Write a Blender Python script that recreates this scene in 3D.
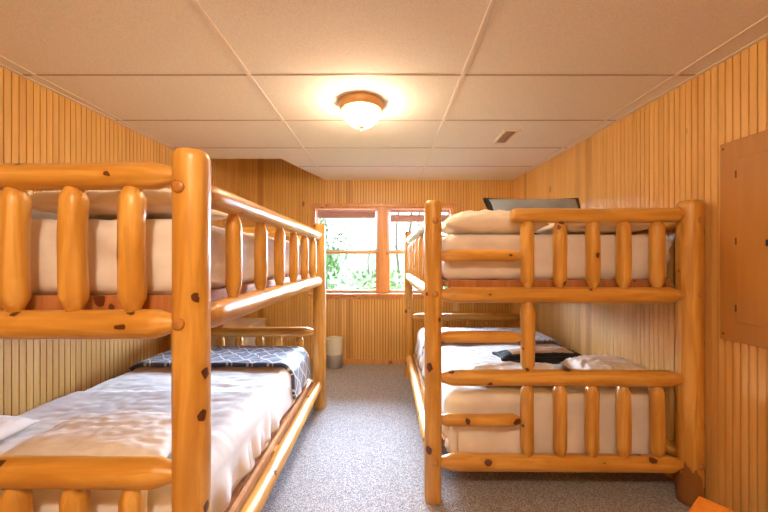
import bpy, bmesh, math, random
from mathutils import Vector, Matrix, noise

for o in list(bpy.data.objects):
    bpy.data.objects.remove(o)
S = bpy.context.scene
COL = S.collection
PI = math.pi

# ------------------------------------------------------------------ camera
H = 2.445          # ceiling height
CAMZ = 1.39
FZ = 0.03           # carpet level
cd = bpy.data.cameras.new('camera')
cam = bpy.data.objects.new('camera', cd)
COL.objects.link(cam)
cam.location = (0, 0, CAMZ)
cam.rotation_euler = (PI / 2, 0, 0)
cd.sensor_width = 36.0
cd.lens = 36.0 * 330 / 768
cd.shift_x = -2 / 768
cd.shift_y = 4 / 768
cd.clip_start = 0.02
S.camera = cam

# ------------------------------------------------------------------ world, exposure
S.view_settings.view_transform = 'Standard'
S.view_settings.look = 'None'
S.view_settings.gamma = 1.0
S.view_settings.use_curve_mapping = False
S.view_settings.exposure = 0.17
try:
    S.cycles.use_denoising = True
    S.cycles.max_bounces = 10
    S.cycles.diffuse_bounces = 6
    S.cycles.transparent_max_bounces = 12
    S.cycles.sample_clamp_indirect = 6.0
except Exception:
    pass
SKY = 7.0
SUN = 185.0
LAMP = 98.0
FILL_LAMP = 240.0
w = bpy.data.worlds.new('overcast_sky')
S.world = w
w.use_nodes = True
bg = w.node_tree.nodes['Background']
bg.inputs[0].default_value = (0.80, 0.90, 1.0, 1)
bg.inputs[1].default_value = SKY
# daylight portal in the window opening (only steers sampling of the sky)
pl = bpy.data.lights.new('window_portal', 'AREA')
pl.shape = 'RECTANGLE'
pl.size = 1.75
pl.size_y = 1.15
pl.cycles.is_portal = True
po = bpy.data.objects.new('window_portal', pl)
COL.objects.link(po)
po.location = (-0.04, 4.46, 1.52)
po.rotation_euler = (-PI / 2, 0, 0)

# bright veiled sun beyond the window: a very wide, soft disc
sl = bpy.data.lights.new('veiled_sun', 'SUN')
sl.energy = SUN
sl.angle = math.radians(95)
sl.color = (.64, .80, 1.0)
so_ = bpy.data.objects.new('veiled_sun', sl)
COL.objects.link(so_)
so_.location = (0, 12, 8)
so_.rotation_euler = (math.radians(-60), 0, 0)

# ------------------------------------------------------------------ materials
def L(r, g, b):
    f = lambda c: (c / 255 / 12.92) if c / 255 <= .04045 else ((c / 255 + .055) / 1.055) ** 2.4
    return (f(r), f(g), f(b), 1)

class NT:
    def __init__(s, name):
        s.m = bpy.data.materials.new(name)
        s.m.use_nodes = True
        s.t = s.m.node_tree
        s.b = s.t.nodes['Principled BSDF']
        s.out = s.t.nodes['Material Output']
    def n(s, typ, **kw):
        x = s.t.nodes.new(typ)
        for k, v in kw.items():
            setattr(x, k, v)
        return x
    def l(s, a, b):
        s.t.links.new(a, b)
    def math(s, op, a, b=None):
        x = s.n('ShaderNodeMath', operation=op)
        for i, v in enumerate((a, b)):
            if v is None: continue
            if isinstance(v, (int, float)): x.inputs[i].default_value = v
            else: s.l(v, x.inputs[i])
        return x.outputs[0]
    def mix(s, f, a, b, blend='MIX'):
        x = s.n('ShaderNodeMix', data_type='RGBA', blend_type=blend)
        for i, v in ((0, f), (6, a), (7, b)):
            if isinstance(v, (int, float)): x.inputs[i].default_value = v
            elif isinstance(v, tuple): x.inputs[i].default_value = v
            else: s.l(v, x.inputs[i])
        return x.outputs[2]
    def ramp(s, f, pts):
        x = s.n('ShaderNodeValToRGB')
        e = x.color_ramp.elements
        while len(e) < len(pts): e.new(.5)
        for k, (p, c) in zip(e, pts):
            k.position = p; k.color = c
        s.l(f, x.inputs[0])
        return x.outputs[0]
    def bump(s, h, strength, dist):
        x = s.n('ShaderNodeBump')
        x.inputs['Strength'].default_value = strength
        x.inputs['Distance'].default_value = dist
        s.l(h, x.inputs['Height'])
        s.l(x.outputs[0], s.b.inputs['Normal'])

def simple(name, col, rough=.5, metal=0, spec=.5):
    k = NT(name)
    k.b.inputs['Base Color'].default_value = col
    k.b.inputs['Roughness'].default_value = rough
    k.b.inputs['Metallic'].default_value = metal
    k.b.inputs['Specular IOR Level'].default_value = spec
    return k.m

def log_mat(name, dark, mid, light, knotcol, rough=.38, bark=None):
    k = NT(name)
    tc = k.n('ShaderNodeTexCoord')
    oi = k.n('ShaderNodeObjectInfo')
    off = k.n('ShaderNodeVectorMath', operation='ADD')
    k.l(tc.outputs['Object'], off.inputs[0])
    sc = k.n('ShaderNodeVectorMath', operation='SCALE')
    cmb = k.n('ShaderNodeCombineXYZ')
    k.l(oi.outputs['Random'], cmb.inputs[0]); k.l(oi.outputs['Random'], cmb.inputs[2])
    k.l(cmb.outputs[0], sc.inputs[0]); sc.inputs['Scale'].default_value = 37.0
    k.l(sc.outputs[0], off.inputs[1])
    mp = k.n('ShaderNodeMapping')
    mp.inputs['Scale'].default_value = (26, 26, 2.2)
    k.l(off.outputs[0], mp.inputs[0])
    nz = k.n('ShaderNodeTexNoise')
    nz.inputs['Scale'].default_value = 1.0
    nz.inputs['Detail'].default_value = 4
    nz.inputs['Distortion'].default_value = .8
    k.l(mp.outputs[0], nz.inputs['Vector'])
    big = k.n('ShaderNodeTexNoise')
    big.inputs['Scale'].default_value = 5.0
    k.l(off.outputs[0], big.inputs['Vector'])
    g = k.ramp(nz.outputs['Fac'], [(.32, dark), (.5, mid), (.68, light)])
    g = k.mix(k.math('MULTIPLY', big.outputs['Fac'], .55), g, mid)
    # knots
    mk = k.n('ShaderNodeMapping')
    mk.inputs['Scale'].default_value = (9, 9, 7)
    k.l(off.outputs[0], mk.inputs[0])
    vo = k.n('ShaderNodeTexVoronoi')
    vo.inputs['Scale'].default_value = 1.0
    kn = k.n('ShaderNodeTexNoise')
    kn.inputs['Scale'].default_value = 55
    k.l(off.outputs[0], kn.inputs['Vector'])
    ks = k.n('ShaderNodeVectorMath', operation='SCALE')
    k.l(kn.outputs['Color'], ks.inputs[0]); ks.inputs['Scale'].default_value = .13
    ka = k.n('ShaderNodeVectorMath', operation='ADD')
    k.l(mk.outputs[0], ka.inputs[0]); k.l(ks.outputs[0], ka.inputs[1])
    k.l(ka.outputs[0], vo.inputs['Vector'])
    sepc = k.n('ShaderNodeSeparateColor')
    k.l(vo.outputs['Color'], sepc.inputs[0])
    rad = k.math('ADD', k.math('MULTIPLY', sepc.outputs[0], .13), .05)
    d = k.math('DIVIDE', vo.outputs['Distance'], rad)
    core = k.math('LESS_THAN', d, 1.0)
    halo = k.ramp(d, [(0.0, (1, 1, 1, 1)), (1.0, (0, 0, 0, 1))])
    hd = k.math('MULTIPLY', d, .42)
    halo = k.ramp(hd, [(.4, (1, 1, 1, 1)), (1.0, (0, 0, 0, 1))])
    g = k.mix(k.math('MULTIPLY', halo, .45), g, dark)
    g = k.mix(core, g, knotcol)
    if bark:
        sz = k.n('ShaderNodeSeparateXYZ')
        k.l(tc.outputs['Object'], sz.inputs[0])
        bn = k.n('ShaderNodeTexNoise')
        bn.inputs['Scale'].default_value = 1.0
        bn.inputs['Detail'].default_value = 5
        bm_ = k.n('ShaderNodeMapping')
        bm_.inputs['Scale'].default_value = (22, 22, 7)
        k.l(tc.outputs['Object'], bm_.inputs[0]); k.l(bm_.outputs[0], bn.inputs['Vector'])
        mask = k.math('LESS_THAN', k.math('ADD', sz.outputs[2], k.math('MULTIPLY', k.math('SUBTRACT', bn.outputs['Fac'], .5), .55)), .20)
        g = k.mix(k.math('MULTIPLY', mask, .85), g, bark)
    k.l(g, k.b.inputs['Base Color'])
    k.b.inputs['Roughness'].default_value = rough
    k.b.inputs['Coat Weight'].default_value = .25
    k.b.inputs['Coat Roughness'].default_value = .3
    k.bump(nz.outputs['Fac'], .2, .004)
    return k.m

M = {}
M['log'] = log_mat('honey_pine_log', L(178, 122, 46), L(202, 148, 62), L(228, 182, 98), L(84, 40, 16))
M['log_bark'] = log_mat('pine_log_with_bark', L(178, 122, 46), L(202, 148, 62), L(228, 182, 98), L(84, 40, 16), bark=L(126, 76, 38))
M['log_end'] = log_mat('pine_end_grain', L(160, 104, 44), L(176, 120, 54), L(190, 134, 64), L(120, 60, 24))
M['board'] = log_mat('pine_board', L(160, 98, 56), L(182, 120, 74), L(198, 142, 96), L(100, 50, 22))
M['lit_board'] = log_mat('lit_pine_board', L(182, 132, 92), L(198, 152, 112), L(210, 168, 130), L(120, 70, 40))  # low side boards: window light put into a paler board colour
M['orange_wood'] = log_mat('orange_varnished_wood', L(208, 116, 34), L(222, 134, 44), L(232, 150, 60), L(160, 70, 20))

SP = 0.0365    # bead spacing of the wall panelling
def panel_mat(name, dark, mid, light, knotcol):
    k = NT(name)
    tc = k.n('ShaderNodeTexCoord')
    sx = k.n('ShaderNodeSeparateXYZ')
    k.l(tc.outputs['Object'], sx.inputs[0])
    bi = k.math('FLOOR', k.math('DIVIDE', sx.outputs[0], SP * 2))
    wn = k.n('ShaderNodeTexWhiteNoise', noise_dimensions='1D')
    k.l(bi, wn.inputs['W'])
    mp = k.n('ShaderNodeMapping')
    mp.inputs['Scale'].default_value = (28, 28, 1.4)
    k.l(tc.outputs['Object'], mp.inputs[0])
    ad = k.n('ShaderNodeVectorMath', operation='ADD')
    cb = k.n('ShaderNodeCombineXYZ')
    k.l(k.math('MULTIPLY', wn.outputs['Value'], 40), cb.inputs[2])
    k.l(mp.outputs[0], ad.inputs[0]); k.l(cb.outputs[0], ad.inputs[1])
    nz = k.n('ShaderNodeTexNoise')
    nz.inputs['Scale'].default_value = 1.0
    nz.inputs['Detail'].default_value = 4
    nz.inputs['Distortion'].default_value = .6
    k.l(ad.outputs[0], nz.inputs['Vector'])
    g = k.ramp(nz.outputs['Fac'], [(.2, dark), (.5, mid), (.8, light)])
    tone = k.ramp(wn.outputs['Value'], [(0, (.7, .6, .52, 1)), (.05, (.9, .86, .83, 1)), (.4, (1, 1, 1, 1)), (1, (1.0, 1.0, 1.0, 1))])
    g = k.mix(.8, g, tone, 'MULTIPLY')
    mk = k.n('ShaderNodeMapping')
    mk.inputs['Scale'].default_value = (5.2, 0, 2.2)
    k.l(tc.outputs['Object'], mk.inputs[0])
    vo = k.n('ShaderNodeTexVoronoi')
    vo.inputs['Scale'].default_value = 1.0
    k.l(mk.outputs[0], vo.inputs['Vector'])
    se = k.n('ShaderNodeSeparateColor')
    k.l(vo.outputs['Color'], se.inputs[0])
    rad = k.math('MULTIPLY', k.math('MAXIMUM', k.math('SUBTRACT', se.outputs[1], .35), .0), .13)
    d = k.math('DIVIDE', vo.outputs['Distance'], k.math('ADD', rad, .0001))
    core = k.ramp(k.math('MULTIPLY', d, .5), [(.35, (1, 1, 1, 1)), (.6, (0, 0, 0, 1))])
    g = k.mix(k.math('MULTIPLY', core, .8), g, knotcol)
    k.l(g, k.b.inputs['Base Color'])
    k.b.inputs['Roughness'].default_value = .42
    k.b.inputs['Coat Weight'].default_value = .35
    k.b.inputs['Coat Roughness'].default_value = .3
    k.bump(nz.outputs['Fac'], .06, .003)
    return k.m
M['panel'] = panel_mat('pine_beadboard', L(208, 155, 82), L(225, 176, 98), L(236, 193, 122), L(130, 74, 34))
M['groove_shade'] = simple('dark_groove_shade', L(74, 38, 16), .9)  # bottoms of the bead grooves: their shade is put into the colour
M['trim'] = log_mat('window_trim_pine', L(194, 130, 76), L(210, 148, 92), L(222, 166, 110), L(150, 92, 48))

def ceiling_mat():
    k = NT('ceiling_tile')
    tc = k.n('ShaderNodeTexCoord')
    nz = k.n('ShaderNodeTexNoise')
    nz.inputs['Scale'].default_value = 190
    nz.inputs['Detail'].default_value = 4
    k.l(tc.outputs['Object'], nz.inputs['Vector'])
    c = k.ramp(nz.outputs['Fac'], [(.35, L(224, 216, 208)), (.6, L(238, 230, 222))])
    k.l(c, k.b.inputs['Base Color'])
    k.b.inputs['Roughness'].default_value = .9
    k.bump(nz.outputs['Fac'], .35, .004)
    return k.m
M['tile'] = ceiling_mat()
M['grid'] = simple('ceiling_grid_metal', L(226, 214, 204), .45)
M['grid_shade'] = simple('shaded_cross_tee', L(182, 160, 142), .6)  # cross tees darkened: shade under the tile edges painted into them

def carpet_mat():
    k = NT('speckled_carpet')
    tc = k.n('ShaderNodeTexCoord')
    nz = k.n('ShaderNodeTexNoise')
    nz.inputs['Scale'].default_value = 140
    nz.inputs['Detail'].default_value = 3
    k.l(tc.outputs['Object'], nz.inputs['Vector'])
    n2 = k.n('ShaderNodeTexNoise')
    n2.inputs['Scale'].default_value = 38
    n2.inputs['Detail'].default_value = 5
    k.l(tc.outputs['Object'], n2.inputs['Vector'])
    c = k.ramp(nz.outputs['Fac'], [(.38, L(124, 121, 126)), (.5, L(164, 161, 167)), (.62, L(202, 199, 205))])
    c2 = k.ramp(n2.outputs['Fac'], [(.35, (.8, .78, .77, 1)), (.65, (1, 1, 1, 1))])
    k.l(k.mix(1.0, c, c2, 'MULTIPLY'), k.b.inputs['Base Color'])
    k.b.inputs['Roughness'].default_value = .95
    k.b.inputs['Specular IOR Level'].default_value = .15
    k.b.inputs['Sheen Weight'].default_value = .2
    k.bump(nz.outputs['Fac'], .7, .008)
    return k.m
M['carpet'] = carpet_mat()

def cloth(name, c1, c2, rough=.75, sheen=.15):
    k = NT(name)
    tc = k.n('ShaderNodeTexCoord')
    nz = k.n('ShaderNodeTexNoise')
    nz.inputs['Scale'].default_value = 7
    nz.inputs['Detail'].default_value = 3
    k.l(tc.outputs['Object'], nz.inputs['Vector'])
    k.l(k.ramp(nz.outputs['Fac'], [(.35, c1), (.65, c2)]), k.b.inputs['Base Color'])
    f = k.n('ShaderNodeTexNoise')
    f.inputs['Scale'].default_value = 260
    k.l(tc.outputs['Object'], f.inputs['Vector'])
    k.b.inputs['Roughness'].default_value = rough
    k.b.inputs['Sheen Weight'].default_value = sheen
    k.b.inputs['Specular IOR Level'].default_value = .3
    k.bump(f.outputs['Fac'], .08, .002)
    return k.m
M['sheet'] = cloth('white_sheet', L(226, 221, 222), L(236, 232, 232))
M['cream'] = cloth('cream_pillowcase', L(228, 217, 204), L(238, 228, 216))
M['grey_cloth'] = cloth('grey_cloth', L(132, 142, 156), L(148, 158, 172))
M['black_cloth'] = cloth('black_cloth', L(24, 24, 32), L(34, 34, 42), .8, .1)
M['tan_cloth'] = cloth('tan_cloth', L(196, 160, 124), L(206, 172, 138))

def lattice(name, base, line, period):
    k = NT(name)
    uv = k.n('ShaderNodeUVMap'); uv.uv_map = 'UVMap'
    s = k.n('ShaderNodeSeparateXYZ')
    k.l(uv.outputs[0], s.inputs[0])
    wob = k.math('MULTIPLY', k.math('SINE', k.math('MULTIPLY', s.outputs[0], 2 * PI / period)), .012)
    v = k.math('ADD', s.outputs[1], wob)
    lines = None
    for sg in (1, -1):
        a = k.math('FRACT', k.math('DIVIDE', k.math('ADD', s.outputs[0], k.math('MULTIPLY', v, sg * 1.0)), period))
        d = k.math('ABSOLUTE', k.math('SUBTRACT', a, .5))
        m = k.math('LESS_THAN', d, .045)
        lines = m if lines is None else k.math('MAXIMUM', lines, m)
    k.l(k.mix(lines, base, line), k.b.inputs['Base Color'])
    k.b.inputs['Roughness'].default_value = .42
    k.b.inputs['Sheen Weight'].default_value = .5
    k.b.inputs['Sheen Roughness'].default_value = .4
    k.b.inputs['Specular IOR Level'].default_value = .7
    return k.m
M['lattice'] = lattice('navy_lattice_cloth', L(56, 66, 102), L(210, 210, 216), .15)
M['glare_lattice'] = lattice('glare_lattice_cloth', L(196, 204, 220), L(96, 104, 134), .15)  # same navy throw with window glare painted in as a pale base

M['panel_door'] = log_mat('tan_cabinet_paint', L(172, 116, 46), L(177, 121, 49), L(182, 126, 52), L(174, 118, 48), .45)
M['black'] = simple('black_plastic', L(14, 13, 13), .4)
M['slot'] = simple('dark_slot', L(96, 48, 18), .6)
M['white_plastic'] = simple('white_plastic', L(226, 224, 222), .4)
M['grey_plastic'] = simple('grey_plastic', L(150, 148, 150), .5)
M['white_paint'] = simple('white_paint', L(222, 218, 214), .35)
M['vent'] = simple('vent_paint', L(232, 216, 200), .45)
M['vent_dark'] = simple('vent_recess', L(172, 140, 114), .6)
M['vinyl'] = simple('white_vinyl_sash', L(214, 204, 204), .4)
M['blind'] = simple('mauve_blind', L(206, 164, 166), .6)
M['blind_rail'] = simple('pale_blind_rail', L(205, 180, 172), .5)
M['brass'] = simple('antique_brass', L(222, 172, 112), .38, .2)
M['outlet'] = simple('ivory_plastic', L(222, 196, 168), .4)

def bowl_mat(name, strength):
    k = NT(name)
    k.b.inputs['Base Color'].default_value = (.9, .85, .75, 1)
    k.b.inputs['Emission Color'].default_value = (1.0, .76, .50, 1)
    k.b.inputs['Emission Strength'].default_value = strength
    return k.m
M['bowl'] = bowl_mat('lit_glass_bowl', LAMP)
M['bowl_fill'] = bowl_mat('fill_glass_bowl', FILL_LAMP)

def glass_mat():
    k = NT('window_glass')
    tr = k.n('ShaderNodeBsdfTransparent')
    tr.inputs[0].default_value = (.96, .98, .98, 1)
    gl = k.n('ShaderNodeBsdfGlossy')
    gl.inputs['Roughness'].default_value = .02
    fr = k.n('ShaderNodeFresnel'); fr.inputs[0].default_value = 1.45
    mx = k.n('ShaderNodeMixShader')
    k.l(fr.outputs[0], mx.inputs[0]); k.l(tr.outputs[0], mx.inputs[1]); k.l(gl.outputs[0], mx.inputs[2])
    k.l(mx.outputs[0], k.out.inputs['Surface'])
    return k.m
M['glass'] = glass_mat()
M['leaf'] = cloth('pale_leaves', L(62, 86, 46), L(92, 116, 66), .7, 0)
M['leaf_dark'] = cloth('green_leaves', L(44, 72, 34), L(70, 98, 48), .7, 0)
M['bark'] = cloth('grey_bark', L(70, 62, 56), L(96, 84, 76), .9, 0)
M['grass'] = cloth('hillside_grass', L(52, 74, 46), L(84, 104, 66), .9, 0)

# ------------------------------------------------------------------ object helpers
def tag(o, label, cat, group=None):
    o['label'] = label
    o['category'] = cat
    if group: o['group'] = group
    return o

def thing(name, label, cat, loc=(0, 0, 0), group=None):
    o = bpy.data.objects.new(name, None)
    COL.objects.link(o)
    o.location = loc
    o.empty_display_size = .05
    return tag(o, label, cat, group)

def origin(p):
    v = Vector((0, 0, 0))
    while p is not None:
        v += Vector(p.location); p = p.parent
    return v

def link_mesh(name, bm, mat, parent=None, loc=None, rot=None, smooth=False, kind=None):
    """World-space bmesh (or local with loc/rot) -> one mesh object, child of parent."""
    me = bpy.data.meshes.new(name)
    bm.to_mesh(me); bm.free()
    for m in (mat if isinstance(mat, (list, tuple)) else [mat]):
        me.materials.append(m)
    if smooth:
        for p in me.polygons: p.use_smooth = True
    o = bpy.data.objects.new(name, me)
    COL.objects.link(o)
    base = Vector(loc) if loc is not None else Vector((0, 0, 0))
    if parent is not None:
        o.parent = parent
        # parents here are unrotated empties or meshes placed by translation / rotation
        pm = world_matrix(parent)
        m = Matrix.Translation(base) @ (rot.to_matrix().to_4x4() if rot is not None else Matrix())
        o.matrix_local = pm.inverted() @ m
    else:
        o.location = base
        if rot is not None:
            o.rotation_mode = 'QUATERNION'; o.rotation_quaternion = rot
    if kind: o['kind'] = kind
    return o

def world_matrix(o):
    m = o.matrix_basis.copy()
    return world_matrix(o.parent) @ m if o.parent is not None else m

def add_box(bm, x0, x1, y0, y1, z0, z1, bev=0, mi=0):
    r = bmesh.ops.create_cube(bm, size=1)
    vs = r['verts']
    for v in vs:
        v.co = Vector(((x0 + x1) / 2 + v.co.x * (x1 - x0), (y0 + y1) / 2 + v.co.y * (y1 - y0), (z0 + z1) / 2 + v.co.z * (z1 - z0)))
    fs = set(f for v in vs for f in v.link_faces)
    for f in fs: f.material_index = mi
    if bev:
        es = list(set(e for v in vs for e in v.link_edges))
        bmesh.ops.bevel(bm, geom=es, offset=bev, segments=2, affect='EDGES', profile=.5)

def box(name, x0, x1, y0, y1, z0, z1, mat, parent=None, bev=0, kind=None):
    bm = bmesh.new()
    c = Vector(((x0 + x1) / 2, (y0 + y1) / 2, z0))
    add_box(bm, x0 - c.x, x1 - c.x, y0 - c.y, y1 - c.y, 0, z1 - z0, bev)
    return link_mesh(name, bm, mat, parent, c, kind=kind)

def lathe_bm(prof, seg=32, cap0=True, cap1=True):
    bm = bmesh.new()
    rings = []
    for r, z in prof:
        rings.append([bm.verts.new((r * math.cos(2 * PI * i / seg), r * math.sin(2 * PI * i / seg), z)) for i in range(seg)])
    for a, b in zip(rings, rings[1:]):
        for i in range(seg):
            bm.faces.new((a[i], a[(i + 1) % seg], b[(i + 1) % seg], b[i]))
    if cap0: bm.faces.new(list(reversed(rings[0])))
    if cap1: bm.faces.new(rings[-1])
    return bm

def lathe(name, prof, mat, parent, loc, seg=32, cap0=True, cap1=True, smooth=True):
    o = link_mesh(name, lathe_bm(prof, seg, cap0, cap1), mat, parent, loc, smooth=smooth)
    return o

def tube_bm(pts, r, seg=8, closed=False):
    bm = bmesh.new()
    rings = []
    n = len(pts)
    for i, p in enumerate(pts):
        a = pts[(i - 1) % n] if (closed or i > 0) else p
        b = pts[(i + 1) % n] if (closed or i < n - 1) else p
        t = (Vector(b) - Vector(a)).normalized()
        up = Vector((0, 0, 1)) if abs(t.z) < .9 else Vector((1, 0, 0))
        s = t.cross(up).normalized(); u = s.cross(t)
        rings.append([bm.verts.new(Vector(p) + s * r * math.cos(2 * PI * k / seg) + u * r * math.sin(2 * PI * k / seg)) for k in range(seg)])
    m = n if closed else n - 1
    for i in range(m):
        a, b = rings[i], rings[(i + 1) % n]
        for k in range(seg):
            bm.faces.new((a[k], a[(k + 1) % seg], b[(k + 1) % seg], b[k]))
    if not closed:
        bm.faces.new(rings[0]); bm.faces.new(list(reversed(rings[-1])))
    bmesh.ops.recalc_face_normals(bm, faces=bm.faces[:])
    return bm

SEED = [7]
def log(name, p0, p1, r, parent, ends=(.55, .55), tl=.06, seg=22, mat=None, wob=.035, bow=.004):
    """Peeled log from p0 to p1; ends = radius factor at each tip, tl = length of the whittled tip."""
    SEED[0] += 1
    rnd = random.Random(SEED[0])
    p0, p1 = Vector(p0), Vector(p1)
    ln = (p1 - p0).length
    q = Vector((0, 0, 1)).rotation_difference((p1 - p0).normalized())
    so = Vector((rnd.random() * 50, rnd.random() * 50, rnd.random() * 50))
    zs = [0, .006]
    def add(z):
        if z - zs[-1] > 1e-4: zs.append(z)
    if ends[0] < 1:
        for k in range(1, 6): add(tl * k / 5)
    n = max(4, int(ln / .035))
    for k in range(1, n): 
        z = ln * k / n
        if (ends[0] >= 1 or z > tl * 1.1) and (ends[1] >= 1 or z < ln - tl * 1.1): add(z)
    if ends[1] < 1:
        for k in range(5, 0, -1): add(ln - tl * k / 5)
    add(ln - .006); add(ln)
    def fac(z):
        f = 1.0
        for e, d in ((ends[0], z), (ends[1], ln - z)):
            if e < 1 and d < tl:
                t = d / tl
                f = min(f, e + (1 - e) * t ** .9)
            if d < .0055: f *= .94
        return f
    bm = bmesh.new()
    rings = []
    ph = rnd.random() * 6.28
    for z in zs:
        bx = bow * math.sin(z / ln * PI) * math.cos(ph)
        by = bow * math.sin(z / ln * PI) * math.sin(ph)
        ring = []
        for i in range(seg):
            a = 2 * PI * i / seg
            c, s = math.cos(a), math.sin(a)
            rr = r * fac(z)
            k = 1 + wob * noise.noise(so + Vector((c * 1.2, s * 1.2, z * 4))) + wob * .7 * noise.noise(so + Vector((c * 2.5, s * 2.5, z * 14)))
            ring.append(bm.verts.new((rr * k * c + bx, rr * k * s + by, z)))
        rings.append(ring)
    for a, b in zip(rings, rings[1:]):
        for i in range(seg):
            bm.faces.new((a[i], a[(i + 1) % seg], b[(i + 1) % seg], b[i]))
    bm.faces.new(list(reversed(rings[0]))); bm.faces.new(rings[-1])
    return link_mesh(name, bm, mat or M['log'], parent, p0, q, smooth=True)

# ------------------------------------------------------------------ room shell
YN, YF = -1.15, 4.33                       # wall behind the camera, window wall
def xr(y): return 1.80 - (y - 1.5) * .0455  # right wall
def xl(y): return -(2.09 - (y - 1.795) * .0448)
TOP = 2.95                                 # walls run on above the hung ceiling

def panel_wall(name, a, b, z1, holes=(), thick=.12, z0=0.0):
    """Beadboard wall from a to b (room on the left of a->b); local x runs along it, local -y faces the room."""
    a, b = Vector((a[0], a[1], 0)), Vector((b[0], b[1], 0))
    ln = (b - a).length
    ang = math.atan2(b.y - a.y, b.x - a.x)
    bm = bmesh.new()
    g, dp = .0055, .009
    xs = [0.0]
    k = 1
    while k * SP < ln - .005:
        xs.append(k * SP); k += 1
    xs.append(ln)
    cuts = sorted(set(c for h in holes for c in h[:2]))
    def quad(p, mi=0): bm.faces.new([bm.verts.new(v) for v in p]).material_index = mi
    def spans(xm):
        zz = [(z0, z1)]
        for h0, h1, v0, v1 in holes:
            if h0 < xm < h1:
                nz = []
                for s, e in zz:
                    if v0 > s: nz.append((s, min(e, v0)))
                    if v1 < e: nz.append((max(s, v1), e))
                zz = nz
        return zz
    def strip(x0, x1, y0, y1):
        if x1 - x0 < 1e-5 and abs(y1 - y0) < 1e-5: return
        pts = [x0] + [c for c in cuts if x0 + 1e-5 < c < x1 - 1e-5] + [x1]
        for s, e in zip(pts, pts[1:]):
            xm = (s + e) / 2
            if x1 == x0: xm = x0
            for v0, v1 in spans(xm):
                f0 = y0 if s == x0 else y1
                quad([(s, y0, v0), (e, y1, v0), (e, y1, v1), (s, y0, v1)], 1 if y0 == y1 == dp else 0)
    for s, e in zip(xs, xs[1:]):
        strip(s + g / 2, e - g / 2, 0, 0)
        strip(e - g / 2, e - g / 2, 0, dp)
        strip(e - g / 2, e + g / 2, dp, dp)
        strip(e + g / 2, e + g / 2, dp, 0)
    strip(0, g / 2, 0, 0)
    # solid body behind the beads
    hx = [0] + cuts + [ln]
    for s, e in zip(hx, hx[1:]):
        for v0, v1 in spans((s + e) / 2):
            add_box(bm, s, e, dp + .001, thick, v0, v1)
    o = link_mesh(name, bm, [M['panel'], M['groove_shade']], None, a, kind='structure')
    o.rotation_euler = (0, 0, ang)
    return o

# window opening in the far wall
WX0, WX1, WZ0, WZ1 = -.945, .87, .955, 2.085
FL, FR = (xl(YF), YF), (xr(YF), YF)
NL, NR = (xl(YN), YN), (xr(YN), YN)
panel_wall('wall_back', FL, FR, TOP, [(WX0 - FL[0], WX1 - FL[0], WZ0, WZ1)])
panel_wall('wall_right', FR, NR, TOP)
panel_wall('wall_left', NL, FL, TOP)
panel_wall('wall_front', NR, NL, TOP)

bm = bmesh.new()
add_box(bm, -2.5, 2.3, YN - .15, YF + .12, -.12, FZ)
link_mesh('floor', bm, M['carpet'], kind='structure')

# hung ceiling: slab with a raised pocket in the far left corner
PX, PY = -1.09, 3.42
px_back = -.80
bm = bmesh.new()
poly = [(xl(YN), YN), (xr(YN), YN), (xr(YF), YF), (px_back, YF), (PX, PY), (xl(PY), PY)]
lo = [bm.verts.new((x, y, H)) for x, y in poly]
hi = [bm.verts.new((x, y, H + .10)) for x, y in poly]
bm.faces.new(list(reversed(lo))); bm.faces.new(hi)
for i in range(6):
    j = (i + 1) % 6
    bm.faces.new((lo[i], lo[j], hi[j], hi[i]))
ceil = link_mesh('ceiling', bm, M['tile'], kind='structure')
bm = bmesh.new()
add_box(bm, -2.4, 2.2, YN - .15, YF + .12, TOP - .01, TOP + .1)
link_mesh('ceiling', bm, M['panel'], kind='structure')
# T-bar grid
bm = bmesh.new()
zt, th, hw = H - .004, .006, .011
for gx in (-2.0, -.78, .438, 1.655):
    y1 = YF
    x_end = gx
    if gx < -1.5:
        y0 = YN; y1 = PY
    elif gx == -.78:
        y0 = YN; y1 = 4.30
    elif gx > 1.5:
        y0 = YN; y1 = 4.30
    else: y0 = YN
    add_box(bm, gx - hw, gx + hw, y0 + .02, y1 - .01, zt, zt + th)
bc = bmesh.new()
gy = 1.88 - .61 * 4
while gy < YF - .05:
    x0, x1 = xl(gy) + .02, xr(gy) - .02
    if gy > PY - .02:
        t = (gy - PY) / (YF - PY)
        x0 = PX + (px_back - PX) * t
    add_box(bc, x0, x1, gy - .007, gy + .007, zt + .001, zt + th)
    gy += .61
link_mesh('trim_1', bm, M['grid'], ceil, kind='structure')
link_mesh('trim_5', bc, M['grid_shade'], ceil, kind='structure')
# wall angle around the ceiling
def edge_strip(bm, a, b, w_, inw):
    a, b = Vector((*a, 0)), Vector((*b, 0))
    d = (b - a).normalized(); n = Vector((-d.y, d.x, 0)) * inw * w_
    p = [a, b, b + n, a + n]
    l_ = [bm.verts.new((q.x, q.y, H - .005)) for q in p]
    h_ = [bm.verts.new((q.x, q.y, H + .002)) for q in p]
    bm.faces.new(l_); bm.faces.new(list(reversed(h_)))
    for i in range(4):
        j = (i + 1) % 4
        bm.faces.new((l_[j], l_[i], h_[i], h_[j]))
bm = bmesh.new()
edge_strip(bm, NR, FR, .022, 1)
edge_strip(bm, FR, (px_back, YF), .022, 1)
edge_strip(bm, (px_back, YF), (PX, PY), .022, 1)
edge_strip(bm, (PX, PY), (xl(PY), PY), .022, 1)
edge_strip(bm, (xl(PY), PY), NL, .022, 1)
edge_strip(bm, NL, NR, .022, 1)
bmesh.ops.recalc_face_normals(bm, faces=bm.faces[:])
link_mesh('trim_2', bm, M['grid'], ceil, kind='structure')

# baseboards
box('baseboard_back', FL[0] + .01, FR[0] - .01, YF - .016, YF - .001, FZ, .095, M['trim'], kind='structure', bev=.003)

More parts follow.
